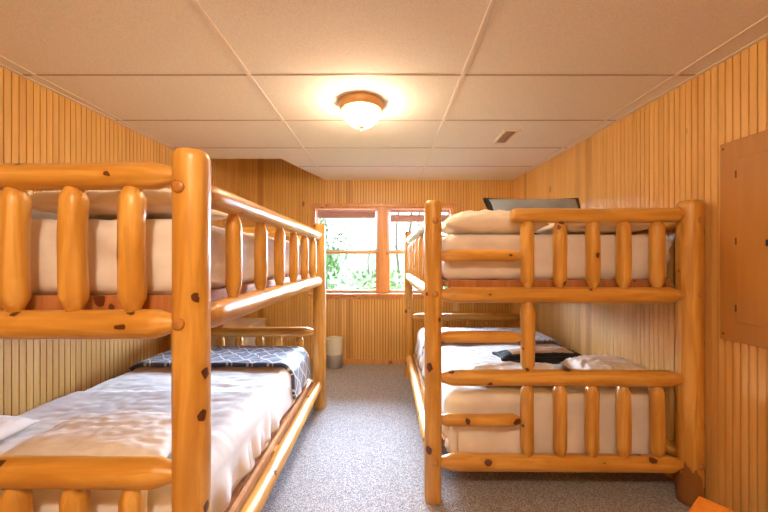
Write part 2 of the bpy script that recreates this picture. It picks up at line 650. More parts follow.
# ------------------------------------------------------------------ window
def struct_box(name, x0, x1, y0, y1, z0, z1, mat, parent, bev=.003):
    return box(name, x0, x1, y0, y1, z0, z1, mat, parent, bev, kind='structure')
MX0, MX1 = -.088, .004        # mullion casing between the two sashes
cw = .045
# casing on the room face
bm = bmesh.new()
add_box(bm, WX0 - cw, WX0, YF - .022, YF - .001, WZ0 - .03, WZ1 + cw, .003)
add_box(bm, WX1, WX1 + cw, YF - .022, YF - .001, WZ0 - .03, WZ1 + cw, .003)
add_box(bm, WX0 - cw - .01, WX1 + cw + .01, YF - .028, YF - .001, WZ1, WZ1 + cw, .003)
add_box(bm, MX0, MX1, YF - .02, YF + .06, WZ0, WZ1, .003)
link_mesh('trim_3', bm, M['trim'], kind='structure')
bm = bmesh.new()
add_box(bm, WX0 - cw - .02, WX1 + cw + .02, YF - .06, YF + .06, WZ0 - .03, WZ0, .006)
add_box(bm, WX0 - cw, WX1 + cw, YF - .02, YF - .001, WZ0 - .075, WZ0 - .03, .003)
link_mesh('trim_4', bm, M['trim'], kind='structure')
def make_window(name, x0, x1):
    root = bpy.data.objects.new(name, None)
    COL.objects.link(root); root.location = ((x0 + x1) / 2, YF + .07, WZ0); root['kind'] = 'structure'
    bm = bmesh.new()
    f = .018
    add_box(bm, x0, x0 + f, YF + .0, YF + .11, WZ0, WZ1, .003)
    add_box(bm, x1 - f, x1, YF + .0, YF + .11, WZ0, WZ1, .003)
    add_box(bm, x0 + f, x1 - f, YF + .0, YF + .11, WZ1 - f, WZ1, .003)
    add_box(bm, x0 + f, x1 - f, YF + .02, YF + .11, WZ0, WZ0 + .012, .003)
    link_mesh('window_frame', bm, M['trim'], root, kind='structure')
    zm = 1.50
    for nm, za, zb, ya in (('lower_sash', WZ0 + .012, zm, YF + .045), ('upper_sash', zm - .004, WZ1 - f, YF + .078)):
        bm = bmesh.new()
        s = .028
        a, b = x0 + f, x1 - f
        add_box(bm, a, a + s, ya, ya + .028, za, zb, .002)
        add_box(bm, b - s, b, ya, ya + .028, za, zb, .002)
        add_box(bm, a + s, b - s, ya, ya + .028, za, za + s, .002)
        add_box(bm, a + s, b - s, ya, ya + .028, zb - s, zb, .002)
        so = link_mesh(nm, bm, M['vinyl'] if nm == 'upper_sash' else M['trim'], root, kind='structure')
        bm = bmesh.new()
        add_box(bm, a + s - .004, b - s + .004, ya + .012, ya + .016, za + s - .004, zb - s + .004)
        link_mesh('pane', bm, M['glass'], so, kind='structure')
    box('sash_lock', (x0 + x1) / 2 - .03, (x0 + x1) / 2 + .03, YF + .035, YF + .075, zm, zm + .014, M['vinyl'], root, .004, kind='structure')
    return root
make_window('window_1', WX0, MX0)
make_window('window_2', MX1, WX1)

def blind(x0, x1, z1, stack, drop, label):
    t = thing('window_blind', label, 'blind', ((x0 + x1) / 2, YF - .002, z1), 'raised window blinds')
    a, b = x0 + .012, x1 - .012
    box('head_rail', a, b, YF - .008, YF + .032, z1 - .03, z1, M['blind'], t, .004)
    bm = bmesh.new()
    n = 14
    for k in range(n):
        z = z1 - .032 - drop - stack * k / n
        add_box(bm, a + .004, b - .004, YF - .006, YF + .030, z - stack / n * .72, z)
    link_mesh('slat_stack', bm, M['blind'], t)
    zz = z1 - .034 - drop - stack
    box('bottom_rail', a + .004, b - .004, YF - .007, YF + .031, zz - .018, zz, M['blind_rail'], t, .003)
    for fx in (.15, .85):
        x = a + (b - a) * fx
        box('ladder_cord', x - .002, x + .002, YF - .0095, YF - .0085, zz - .018, z1 - .004, M['blind_rail'], t)
    x = b - .075
    box('pull_cord', x - .002, x + .002, YF - .0125, YF - .0095, z1 - .82, z1 - .01, M['blind_rail'], t)
    return t
blind(WX0 + .035, MX0 - .035, WZ1 - .04, .055, .0, 'mauve slatted blind pulled up tight over the left window pane')
blind(MX1 + .035, WX1 - .035, WZ1 - .04, .075, .03, 'mauve slatted blind hanging a little lower in the right window')

# ------------------------------------------------------------------ outdoors
bm = bmesh.new()
n = 90
vs = {}
for i in range(n + 1):
    for j in range(n + 1):
        x = -36 + 72 * i / n
        y = 4.7 + 56 * (j / n) ** 1.4
        d = y - 4.7
        rise = max(0, min(1, (d - 16) / 5.0))
        z = -.8 + rise * (3.1 - .06 * x + .9 * noise.noise(Vector((x * .16, 3, 0))) + .5 * noise.noise(Vector((x * .9, y * .9, 0)))) + max(0, d - 21) * .02 + .25 * noise.noise(Vector((x * .4, y * .4, 0)))
        vs[i, j] = bm.verts.new((x, y, z if d > .5 else -.8))
for i in range(n):
    for j in range(n):
        bm.faces.new((vs[i, j], vs[i + 1, j], vs[i + 1, j + 1], vs[i, j + 1]))
link_mesh('ground', bm, M['grass'], smooth=True, kind='structure')

def tree(name, x, y, zb, h, cw_, ch, leaves, leafsize, seed, label, cat, mat, trunk_r=.07, group=None, cz=None):
    rnd = random.Random(seed)
    t = thing(name, label, cat, (x, y, zb), group)
    pts = [(x + .08 * h * .1 * rnd.uniform(-1, 1) * k, y, zb + h * .92 * k / 5) for k in range(6)]
    bm = tube_bm(pts, trunk_r, 8)
    for k in range(7):
        a = rnd.random() * 6.28
        z = zb + h * rnd.uniform(.3, .8)
        ln = cw_ * rnd.uniform(.5, .9)
        b2 = tube_bm([(x, y, z), (x + ln * .5 * math.cos(a), y + ln * .5 * math.sin(a), z + ln * .3), (x + ln * math.cos(a), y + ln * math.sin(a), z + ln * .75)], trunk_r * .35, 6)
        tmp = bpy.data.meshes.new('tmp'); b2.to_mesh(tmp); b2.free(); bm.from_mesh(tmp); bpy.data.meshes.remove(tmp)
    link_mesh('trunk', bm, M['bark'], t, smooth=True)
    if leaves:
        bm = bmesh.new()
        cz_ = cz if cz is not None else zb + h * .62
        cl = [(rnd.gauss(0, .45) * cw_, rnd.gauss(0, .45) * cw_, rnd.gauss(0, .45) * ch) for _ in range(14)]
        for _ in range(leaves):
            c = rnd.choice(cl)
            p = Vector((x + c[0] + rnd.gauss(0, .2) * cw_, y + c[1] + rnd.gauss(0, .2) * cw_, max(zb + .1, cz_ + c[2] + rnd.gauss(0, .2) * ch)))
            u = Vector((rnd.gauss(0, 1), rnd.gauss(0, 1), rnd.gauss(0, 1))).normalized()
            v = u.orthogonal().normalized() * leafsize * .5
            u *= leafsize
            bm.faces.new([bm.verts.new(q) for q in (p - u, p + v, p + u, p - v)])
        link_mesh('foliage', bm, mat, t)
    return t
G = 'trees and bushes outside the window'
tree('leafy_tree', -1.75, 9.5, -.8, 3.7, .75, 1.2, 520, .09, 1, 'leafy green tree outside behind the left window pane', 'tree', M['leaf_dark'], .06, cz=1.75)
for k, (x, y, s, lb) in enumerate([
    (-2.9, 13.2, 1.0, 'round pale bush low in the left window, nearest the left bunk'),
    (-.75, 14.5, 1.25, 'pale bush low in the middle of the left window'),
    (.15, 8.6, .7, 'pale bush behind the post between the two windows'),
    (1.75, 11.2, 1.0, 'pale bush low in the right window')]):
    tree('bush', x, y, -.75, 2.3 * s, .95 * s, .75, 560, .1, 20 + k, lb, 'bush', M['leaf'], .03, cz=.42)
for k, (x, y, h, r, lb) in enumerate([
    (.62, 16.5, 7.5, .06, 'leftmost bare thin tree trunk in the right window'),
    (1.25, 18.0, 8.0, .08, 'second bare thin tree trunk in the right window'),
    (1.75, 17.0, 7.5, .055, 'third bare thin tree trunk in the right window'),
    (2.6, 18.5, 8.0, .08, 'rightmost bare tree trunk in the right window')]):
    tree('bare_tree', x, y, -.75, h, .9, 1, 0, .1, 40 + k, lb, 'tree', M['bark'], r)

# ------------------------------------------------------------------ ceiling lamp, added fill lamp, vent
def ceiling_lamp(x, y, bowl, label):
    t = thing('ceiling_lamp', label, 'ceiling light', (x, y, H - .001))
    z = H - .002
    lathe('base_ring', [(.06, z), (.146, z), (.150, z - .010), (.146, z - .030), (.138, z - .050), (.130, z - .056), (.122, z - .052), (.06, z - .02)][::-1], M['brass'], t, (x, y, 0), 48)
    prof = []
    for k in range(15):
        a = PI / 2 * k / 14
        prof.append((max(.012, .124 * math.cos(a)), z - .054 - .106 * math.sin(a)))
    lathe('glass_bowl', prof[::-1], bowl, t, (x, y, 0), 48)
    zb = z - .160
    lathe('finial', [(.004, zb - .034), (.011, zb - .028), (.011, zb - .020), (.005, zb - .015), (.014, zb - .008), (.024, zb - .002), (.024, zb + .002)], M['brass'], t, (x, y, 0), 16)
ceiling_lamp(-.165, 2.22, M['bowl'], 'round flush-mount ceiling light with a brass ring and glowing white glass bowl')
ceiling_lamp(-.165, -.45, M['bowl_fill'], 'round fill light added behind the camera, out of view')  # added unseen lamp that brightens the near half of the room

t = thing('air_vent', 'small white rectangular air vent set in the ceiling tile', 'vent', (1.02, 2.80, H - .001))
bm = bmesh.new()
x0, x1, y0, y1 = .955, 1.085, 2.655, 2.955
z = H - .0135
for a in ((x0, x0 + .022, y0, y1), (x1 - .022, x1, y0, y1), (x0 + .022, x1 - .022, y0, y0 + .022), (x0 + .022, x1 - .022, y1 - .022, y1)):
    add_box(bm, *a, z, z + .012, .002)
link_mesh('vent_frame', bm, M['vent'], t)
box('vent_recess', x0 + .02, x1 - .02, y0 + .02, y1 - .02, H - .004, H - .002, M['vent_dark'], t)
bm = bmesh.new()
for k in range(4):
    x = x0 + .034 + k * .0205
    add_box(bm, x, x + .006, y0 + .02, y1 - .02, z + .002, z + .009)
link_mesh('louver', bm, M['vent_dark'], t)

# ------------------------------------------------------------------ bunk beds
Z_TOP, Z_MAIN, Z_LOW, Z_BOT = 1.643, 1.192, .722, .243
RUNGS = (1.413, .952, .485)
def lerp(a, b, t): return a + (b - a) * t
def P2(a, b, t): return (lerp(a[0], b[0], t), lerp(a[1], b[1], t))

def bunk(label, nl, nr, fl, fr, near, far, aisle, radii, height, bal_r=.0365, zt=Z_TOP, zl=Z_LOW):
    """nl.. = posts (near/far, left/right); near/far = dict(bal=[fractions], ladder=fraction or None); aisle='left'|'right'."""
    cx = (nl[0] + nr[0] + fl[0] + fr[0]) / 4; cy = (nl[1] + fl[1]) / 2
    bed = thing('bunk_bed', label, 'bunk bed', (cx, cy, FZ), 'log bunk beds')
    zsr = (1.608, 1.20, .262)   # side rails
    posts = {}
    for k, p in (('nl', nl), ('nr', nr), ('fl', fl), ('fr', fr)):
        posts[k] = log('post', (p[0], p[1], FZ), (p[0], p[1], height), radii[k], bed, ends=(1, .86), tl=.022, seg=28, wob=.03, bow=.003,
                       mat=M['log_bark'] if (aisle == 'left' and k == 'nr') else None)
        sgn = -1 if k[0] == 'n' else 1
        for z in zsr:       # tenon ends of the side rails
            off = -.18 if k[1] == 'r' and aisle == 'right' else .12
            log('peg', (p[0] + off * radii[k], p[1] + sgn * (radii[k] * .9), z), (p[0] + off * radii[k], p[1] + sgn * (radii[k] + .006), z), .02, posts[k], ends=(1, .8), tl=.004, seg=16, mat=M['log_end'], bow=0)
    # end frames
    for (a, b, ra, rb, e) in ((nl, nr, radii['nl'], radii['nr'], near), (fl, fr, radii['fl'], radii['fr'], far)):
        w_ = math.hypot(b[0] - a[0], b[1] - a[1])
        ia, ib = (ra - .012) / w_, 1 - (rb - .012) / w_
        def rail(nm, t0, t1, z, r, ends=(.5, .5), tl=.07):
            p, q = P2(a, b, t0), P2(a, b, t1)
            return log(nm, (*p, z), (*q, z), r, bed, ends=ends, tl=tl)
        def baluster(t, z0, z1, r=bal_r):
            p = P2(a, b, t)
            log('baluster', (*p, z0), (*p, z1), r, bed, ends=(.46, .46), tl=.045, wob=.06)
        lad = e.get('ladder')
        flip = e.get('flip', False)
        if lad is None: s0, s1 = ia, ib
        elif not flip: s0, s1 = lad - .06, ib
        else: s0, s1 = ia, lad + .06
        rail('rail', s0, s1, zt, .041, ends=(.86 if lad and not flip else .5, .86 if lad and flip else .5), tl=.03 if lad else .07)
        rail('rail', ia, ib, Z_MAIN, .045)
        rail('rail', ia, ib, zl, .045)
        rail('rail', ia, ib, Z_BOT, .046)
        for t_ in e['bal']:
            baluster(t_, Z_MAIN + .035, zt - .025)
            baluster(t_, Z_BOT + .035, zl - .03)
        if lad is not None:
            baluster(lad, zl + .035, Z_MAIN - .035, .039)
            r0, r1 = (ia, lad) if not flip else (lad, ib)
            gap = .042 / w_
            r0 += gap * flip - 0; r1 -= gap * (not flip)
            for z in RUNGS:
                rail('rung', r0, r1, z, .034, ends=(.6, .6), tl=.04)
    # side frames
    for side, a, b, ra, rb in (('left', nl, fl, radii['nl'], radii['fl']), ('right', nr, fr, radii['nr'], radii['fr'])):
        w_ = math.hypot(b[0] - a[0], b[1] - a[1])
        ia, ib = (ra - .012) / w_, 1 - (rb - .012) / w_
        for z, r in zip(zsr, (.040, .045, .042)):
            p, q = P2(a, b, ia), P2(a, b, ib)
            log('side_rail', (*p, z), (*q, z), r, bed, ends=(.5, .5), tl=.07)
        for t_ in (.14, .285, .43, .57, .715, .86) if side == aisle else ():
            p = P2(a, b, t_)
            log('baluster', (*p, 1.20 + .035), (*p, 1.608 - .025), .030, bed, ends=(.5, .5), tl=.05, wob=.06)
    # mattress supports
    ins = .075
    for z0, z1 in ((1.215, 1.262), (.242, .300)):
        bm = bmesh.new()
        y0, y1 = nl[1] + ins + (.05 if z0 < .5 else 0), fl[1] - ins - (.03 if z0 < .5 else 0)
        def xs_(y):
            t = (y - nl[1]) / (fl[1] - nl[1])
            return lerp(nl[0], fl[0], t) + ins - .008, lerp(nr[0], fr[0], t) - ins + .008
        q = []
        for y in (y0, y1): q.append(xs_(y))
        lo = [bm.verts.new((q[0][0] + .012, y0, z0 + .02)), bm.verts.new((q[0][1] - .012, y0, z0 + .02)), bm.verts.new((q[1][1] - .012, y1, z0 + .02)), bm.verts.new((q[1][0] + .012, y1, z0 + .02))]
        r_ = bmesh.ops.extrude_face_region(bm, geom=[bm.faces.new(lo)])
        for v in r_['geom']:
            if isinstance(v, bmesh.types.BMVert): v.co.z = z1
        bmesh.ops.recalc_face_normals(bm, faces=bm.faces[:])
        link_mesh('mattress_board', bm, M['board'], bed)
        for sd in (0, 1):
            bm = bmesh.new()
            pts = []
            for y, qq in ((y0 - .02, q[0]), (y1 + .02, q[1])):
                x = qq[sd]; s = -1 if sd == 0 else 1
                pts.append([(x, y, z0 - .03), (x + s * .022, y, z0 - .03), (x + s * .022, y, z1 + .012), (x, y, z1 + .012)])
            va = [[bm.verts.new(p) for p in pp] for pp in pts]
            bm.faces.new(va[0]); bm.faces.new(list(reversed(va[1])))
            for i in range(4):
                j = (i + 1) % 4
                bm.faces.new((va[0][j], va[0][i], va[1][i], va[1][j]))
            bmesh.ops.recalc_face_normals(bm, faces=bm.faces[:])
            link_mesh('side_board', bm, M['board'] if z0 > 1 else M['lit_board'], bed)
        for y in (y0, y1) if z0 > 1 else ():
            qa = xs_(y)
            box('end_board', qa[0] + .03, qa[1] - .03, y - .022 if y == y0 else y, y if y == y0 else y + .022, z0 - .02, z1 + .010, M['board'], bed, .002)
    # small cleat between the low side rail and its board
    yy = lerp(nl[1], fl[1], .45)
    s = 1 if aisle == 'right' else -1
    xx = lerp(nr[0], fr[0], .45) if aisle == 'right' else lerp(nl[0], fl[0], .45)
    box('cleat', min(xx - s * .045, xx - s * .035), max(xx - s * .045, xx - s * .02), yy - .03, yy + .03, .25, .285, M['log'], bed, .003)
    return bed

# right bunk (ladder at its near left corner)
A = dict(nl=(.267, 1.875), nr=(1.712, 1.858), fl=(.268, 3.86), fr=(1.60, 3.86))
balA = [.369, .496, .622, .741, .871]
bunk('honey log bunk bed against the right wall, with ladder rungs at its near end', **A,
     near=dict(bal=balA, ladder=.369), far=dict(bal=[.14, .32, .5, .68, .86]), aisle='left',
     radii=dict(nl=.049, nr=.062, fl=.05, fr=.052), height=1.722)
# left bunk (its near end runs out of the frame)
B = dict(nl=(-1.985, 1.03), nr=(-.606, 1.03), fl=(-1.965, 3.05), fr=(-.617, 3.05))
wB = -1.985 + .604
bunk('honey log bunk bed against the left wall, its thick near post closest to the camera', **B,
     near=dict(bal=[(x + 1.985) / -wB for x in (-1.156, -.971, -.788, -1.34, -1.525, -1.71)]),
     far=dict(bal=[(x + 1.965) / 1.348 for x in (-1.53, -1.354, -1.17, -.995, -.80)], ladder=(-1.53 + 1.965) / 1.348, flip=False), aisle='right',
     radii=dict(nl=.056, nr=.053, fl=.054, fr=.057), height=1.727, zl=.725, zt=1.652)

# ------------------------------------------------------------------ soft things
def soft_box(name, x0, x1, y0, y1, z0, z1, r, mat, parent=None, seed=0, amp=.006, step=.02, skew=0):
    """Rounded slab with softly wrinkled cover (mattress)."""
    bm = bmesh.new()
    lx, ly, lz = x1 - x0, y1 - y0, z1 - z0
    c = Vector(((x0 + x1) / 2, (y0 + y1) / 2, z0))
    nx, ny, nz = [max(3, int(l / step)) for l in (lx, ly, lz)]
    def face(fn, na, nb, flip):
        g = [[bm.verts.new(fn(i / na, j / nb)) for j in range(nb + 1)] for i in range(na + 1)]
        for i in range(na):
            for j in range(nb):
                q = (g[i][j], g[i + 1][j], g[i + 1][j + 1], g[i][j + 1])
                bm.faces.new(q[::-1] if flip else q)
    X = lambda t: -lx / 2 + lx * t
    Y = lambda t: -ly / 2 + ly * t
    Z = lambda t: lz * t
    face(lambda a, b: (X(a), Y(b), lz), nx, ny, False)
    face(lambda a, b: (X(a), Y(b), 0), nx, ny, True)
    face(lambda a, b: (X(a), -ly / 2, Z(b)), nx, nz, False)
    face(lambda a, b: (X(a), ly / 2, Z(b)), nx, nz, True)
    face(lambda a, b: (-lx / 2, Y(a), Z(b)), ny, nz, True)
    face(lambda a, b: (lx / 2, Y(a), Z(b)), ny, nz, False)
    bmesh.ops.remove_doubles(bm, verts=bm.verts[:], dist=1e-4)
    so = Vector((seed * 7.3, seed * 3.1, seed * 1.7))
    for v in bm.verts:
        p = v.co.copy()
        q = Vector((max(-lx / 2 + r, min(lx / 2 - r, p.x)), max(-ly / 2 + r, min(ly / 2 - r, p.y)), max(min(r, lz / 2), min(lz - min(r, lz / 2), p.z))))
        d = p - q
        if d.length > 1e-6:
            n = d.normalized()
            # rounded, with a slightly slack cover
            w_ = amp * (noise.noise(so + Vector((p.x * 5, p.y * 5, p.z * 9))) - .2) + amp * .8 * noise.noise(so + Vector((p.x * 13 + p.z * 8, p.y * 13, p.z * 20)))
            rg = 1 - 2.2 * abs(noise.noise(so + Vector((p.x * 6 + p.y * 6 + p.z * 5, p.z * 11 - p.x * 4, p.y * 4 + 7))))
            w_ += amp * .8 * rg
            if p.z < 1e-4: w_ = min(w_, 0)
            if p.z > lz - .03: w_ = min(w_, .001)
            v.co = q + n * (min(r, lz / 2) + w_)
            if v.co.z < 0: v.co.z = 0
    if skew:
        for v in bm.verts:
            if v.co.x > 0: v.co.x += skew * (-v.co.y / ly + .0) * (v.co.x / lx * 2)
    o = link_mesh(name, bm, mat, parent, c, smooth=True)
    return o

def drape(name, x0, x1, y0, y1, z, dl, dr, dn, df, mat, seed=0, rb=.05, thick=.012, top_amp=.010, fold=.018, step=.022, kfold=26, uv=False, hem=.012, parent=None, wr=None, solid_off=1):
    """Cloth lying on the rectangle at height z, hanging dl/dr/dn/df (left, right, near, far) over its edges."""
    bm = bmesh.new()
    uvl = bm.loops.layers.uv.new('UVMap')
    so = Vector((seed * 5.7, seed * 2.3, 0))
    step = min(step, .016)
    c = Vector(((x0 + x1) / 2, (y0 + y1) / 2, z))
    lx, ly = x1 - x0, y1 - y0
    U = [-lx / 2 - dl + (lx + dl + dr) * i / max(2, int((lx + dl + dr) / step)) for i in range(max(2, int((lx + dl + dr) / step)) + 1)]
    V = [-ly / 2 - dn + (ly + dn + df) * j / max(2, int((ly + dn + df) / step)) for j in range(max(2, int((ly + dn + df) / step)) + 1)]
    g = []
    uvs = {}
    def ss(t): t = max(0, min(1, t)); return t * t * (3 - 2 * t)
    for u in U:
        row = []
        for v in V:
            ixl = -lx / 2 + (rb if dl > 0 else 0); ixr = lx / 2 - (rb if dr > 0 else 0)
            iyn = -ly / 2 + (rb if dn > 0 else 0); iyf = ly / 2 - (rb if df > 0 else 0)
            cu, cv = max(ixl, min(ixr, u)), max(iyn, min(iyf, v))
            eu, ev = u - cu, v - cv
            l = math.hypot(eu, ev)
            n1 = noise.noise(so + Vector((u * 2.3, v * 2.3, 1)))
            n2 = noise.noise(so + Vector((u * 6 + n1, v * 9, 5)))
            n3 = noise.noise(so + Vector((u * 5 + v * 9 + n1 * 2, v * 20 - u * 6, 9)))
            n4 = noise.noise(so + Vector((u * 11 - v * 4 + n2, v * 30 + u * 10, 17)))
            top = top_amp * (n1 + .5 * n2 + .55 * (1 - abs(n3) * 2.6) + .35 * (1 - abs(n4) * 2.6))
            if wr: top += wr(u, v)
            if l < 1e-6:
                p = Vector((u, v, top))
            else:
                dx, dy = eu / l, ev / l
                lim = max(dl if eu < 0 else dr if eu > 0 else 0, dn if ev < 0 else df if ev > 0 else 0) + rb
                s_ = v if abs(eu) > abs(ev) else u
                l = min(l, lim + hem * noise.noise(so + Vector((s_ * 7, 3, 3))))
                q = rb * PI / 2
                if l < q:
                    hz, dz = rb * math.sin(l / rb), -rb * (1 - math.cos(l / rb))
                    k = 0
                else:
                    hz, dz = rb, -rb - (l - q)
                    k = ss((l - q) / max(.05, lim - q))
                fo = fold * k * (.65 * math.sin(kfold * s_ + 3 * noise.noise(so + Vector((s_ * 3, 8, l * 4)))) + .8 * noise.noise(so + Vector((s_ * 11, l * 5, 2))) + .5)
                hz += max(-.004, fo)
                p = Vector((cu + dx * hz, cv + dy * hz, dz + top * (1 - k)))
            vt = bm.verts.new(p)
            uvs[vt] = (u, v)
            row.append(vt)
        g.append(row)
    for i in range(len(U) - 1):
        for j in range(len(V) - 1):
            f = bm.faces.new((g[i][j], g[i + 1][j], g[i + 1][j + 1], g[i][j + 1]))
            for lp in f.loops: lp[uvl].uv = uvs[lp.vert]
    o = link_mesh(name, bm, mat, parent, c, smooth=True)
    m = o.modifiers.new('solid', 'SOLIDIFY')
    m.thickness = thick
    m.offset = solid_off
    return o

def pillow(name, cx, cy, z0, w_, d_, h, mat, label=None, cat='pillow', group=None, seed=0, rot=None, flat=.35, parent=None, wrinkle=.015, rim=None, rim_w=.03):
    """Stuffed pillow; local x = width, y = depth, z = thickness, base at z0."""
    bm = bmesh.new()
    so = Vector((seed * 3.3, seed * 8.1, 4))
    n = 56
    def shell(sgn):
        g = []
        for i in range(n + 1):
            row = []
            for j in range(n + 1):
                u = math.sin((i / n - .5) * PI); v = math.sin((j / n - .5) * PI)
                e = (max(0, 1 - abs(u) ** 3.2) * max(0, 1 - abs(v) ** 3.2)) ** .5
                x = w_ / 2 * u * (1 - .07 * (1 - v * v) * u * u)
                y = d_ / 2 * v * (1 - .09 * (1 - u * u) * v * v)
                cr = 1 - max(abs(u), abs(v))
                rad = wrinkle * (noise.noise(so + Vector((u * 3, v * 3, sgn))) + .7 * noise.noise(so + Vector((u * 8, v * 8, sgn * 2))) - .9 * abs(noise.noise(so + Vector((math.atan2(v, u) * 5, cr * 2, sgn)))) + .5 * (1 - 2 * abs(noise.noise(so + Vector((u * 5 + v * 3, v * 6 - u * 3, sgn * 3))))))
                zz = (h * (1 - flat) if sgn > 0 else -h * flat) * e + rad * e ** .5 * (1 if sgn > 0 else .4)
                row.append(bm.verts.new((x, y, h * flat + zz)))
            g.append(row)
        for i in range(n):
            for j in range(n):
                q = (g[i][j], g[i + 1][j], g[i + 1][j + 1], g[i][j + 1])
                f = bm.faces.new(q if sgn > 0 else q[::-1])
                if rim and (sgn < 0 and rim_w > .05 or min(i, j) < (13 if rim_w > .05 else 7) or max(i, j) > n - (14 if rim_w > .05 else 8)): f.material_index = 1
    shell(1); shell(-1)
    bmesh.ops.remove_doubles(bm, verts=bm.verts[:], dist=5e-4)
    o = link_mesh(name, bm, [mat] + ([rim] if rim else []), parent, (cx, cy, z0), rot, smooth=True)
    if label: tag(o, label, cat, group)
    if rim:
        bm2 = tube_bm([(w_ / 2 * u * (1 - .07 * (1 - v * v) * u * u), d_ / 2 * v * (1 - .09 * (1 - u * u) * v * v), h * flat)
                       for u, v in [(-1 + 2 * k / 14, -1) for k in range(14)] + [(1, -1 + 2 * k / 14) for k in range(14)] + [(1 - 2 * k / 14, 1) for k in range(14)] + [(-1, 1 - 2 * k / 14) for k in range(14)]], .011, 8, True)
        me = bpy.data.meshes.new('piping'); bm2.to_mesh(me); bm2.free(); me.materials.append(rim)
        for p in me.polygons: p.use_smooth = True
        po_ = bpy.data.objects.new('piping', me); COL.objects.link(po_); po_.parent = o
        po_['label'] = 'black piping'
    return o

from mathutils import Euler
# ---- right bunk, upper bed
m = soft_box('mattress', .352, 1.668, 1.965, 3.77, 1.264, 1.545, .05, M['sheet'], seed=1, amp=.012, skew=.075)
tag(m, 'white-sheeted mattress on the upper berth of the right bunk', 'mattress')
GP = 'white pillows on the bunks'
pillow('pillow', .665, 2.16, 1.550, .62, .40, .150, M['cream'], 'cream wrinkled pillow on the upper right berth, above the ladder', seed=2, group=GP)
pillow('pillow', 1.325, 2.16, 1.557, .62, .40, .10, M['cream'], 'cream pillow behind the guard rail of the upper right berth', seed=3, group=GP)
pillow('cushion', 1.14, 2.53, 1.70, .74, .36, .09, M['grey_cloth'], 'grey cushion with black piping standing behind the pillows on the upper right berth', 'cushion', seed=4, rot=Euler((math.radians(58), 0, 0)).to_quaternion(), rim=M['black_cloth'], wrinkle=.006)
# ---- right bunk, lower bed
m = soft_box('mattress', .365, 1.635, 1.975, 3.765, .304, .572, .06, M['sheet'], seed=5)
tag(m, 'mattress under the white duvet of the lower right berth', 'mattress')
d = drape('duvet', .365, 1.635, 1.962, 3.765, .585, .20, .2, .36, .1, M['sheet'], seed=6, rb=.055, thick=.014, fold=.028, top_amp=.010, hem=.006)
tag(d, 'white rumpled duvet over the lower berth of the right bunk', 'duvet')
pillow('pillow', .86, 2.15, .618, .68, .36, .075, M['cream'], 'white flat pillow on the lower right berth, nearer the ladder', seed=7, group=GP)
pillow('pillow', 1.46, 2.16, .612, .44, .40, .125, M['cream'], 'white plump pillow in the corner of the lower right berth by the wall', seed=8, group=GP)
pillow('cushion', 1.145, 2.47, .618, .64, .17, .105, M['tan_cloth'], 'flat cushion with a wide black border lying on the lower right berth', 'cushion', seed=9, rim=M['black_cloth'], rim_w=.1, flat=.55, wrinkle=.004, rot=Euler((0, 0, math.radians(4))).to_quaternion())
d = drape('throw_blanket', .365, 1.635, 3.10, 3.66, .618, .16, .14, 0, 0, M['glare_lattice'], seed=10, rb=.07, thick=.022, top_amp=.006, uv=True)
tag(d, 'patterned folded throw, pale from painted window glare, across the far end of the lower right berth', 'throw')
# ---- left bunk, upper bed
m = soft_box('mattress', -1.90, -.690, 1.125, 2.945, 1.264, 1.535, .05, M['sheet'], seed=11, amp=.010)
tag(m, 'white-sheeted mattress on the upper berth of the left bunk', 'mattress')
pillow('pillow', -1.005, 1.33, 1.549, .60, .40, .115, M['cream'], 'cream pillow on the upper left berth, beside the thick near post', seed=12, group=GP)
pillow('pillow', -1.62, 1.33, 1.549, .58, .40, .115, M['cream'], 'cream pillow on the upper left berth, at the left edge of the photo', seed=13, group=GP)
# ---- left bunk, lower bed
m = soft_box('mattress', -1.89, -.705, 1.13, 2.95, .304, .565, .06, M['sheet'], seed=14)
tag(m, 'mattress under the white bedding of the lower left berth', 'mattress')
d = drape('bed_sheet', -1.89, -.705, 1.14, 2.95, .578, .12, .215, .1, .08, M['sheet'], seed=15, rb=.07, thick=.010, fold=.018, top_amp=.010)
tag(d, 'white smooth sheet over the lower left berth, between the throw and the duvet', 'sheet')
d = drape('duvet', -1.885, -.71, 1.12, 1.94, .600, .1, .20, .15, 0, M['sheet'], seed=16, rb=.085, thick=.020, fold=.028, top_amp=.008, kfold=40)
tag(d, 'white wrinkled duvet on the near half of the lower left berth', 'duvet')
pillow('pillow', -1.10, 1.32, .636, .62, .38, .095, M['sheet'], 'white flat pillow on the lower left berth, next to the thick near post', seed=17, wrinkle=.008, group=GP)
pillow('pillow', -1.72, 1.30, .636, .34, .36, .095, M['sheet'], 'white pillow on the lower left berth, against the left wall', seed=18, wrinkle=.006, group=GP)
d = drape('throw_blanket', -1.885, -.70, 2.42, 2.90, .602, .1, .20, 0, 0, M['lattice'], seed=19, rb=.09, thick=.028, top_amp=.008, fold=.008, uv=True)
tag(d, 'navy folded throw with white lattice pattern across the foot of the lower left berth', 'throw')

# ------------------------------------------------------------------ far corner things
t = thing('waste_bin', 'round waste bin, white above and grey below, at the back wall', 'bin', (-.655, 4.20, FZ))
cxb, cyb = -.655, 4.20
lathe('lower_shell', [(.094, 0), (.100, .006), (.103, .17)], M['grey_plastic'], t, (cxb, cyb, FZ + .001), 40)
lathe('upper_shell', [(.103, .17), (.104, .365), (.100, .372), (.094, .366), (.092, .18)], M['white_plastic'], t, (cxb, cyb, FZ + .001), 40, cap0=False)
t = thing('storage_cabinet', 'low white cabinet in the far left corner, behind the left bunk', 'cabinet', (-1.73, 3.86, FZ))
box('body', -1.915, -1.545, 3.55, 4.24, FZ, .615, M['white_paint'], t, .006)
box('top', -1.925, -1.535, 3.535, 4.25, .617, .645, M['white_paint'], t, .008)
box('door', -1.905, -1.555, 3.532, 3.548, .07, .60, M['white_paint'], t, .004)

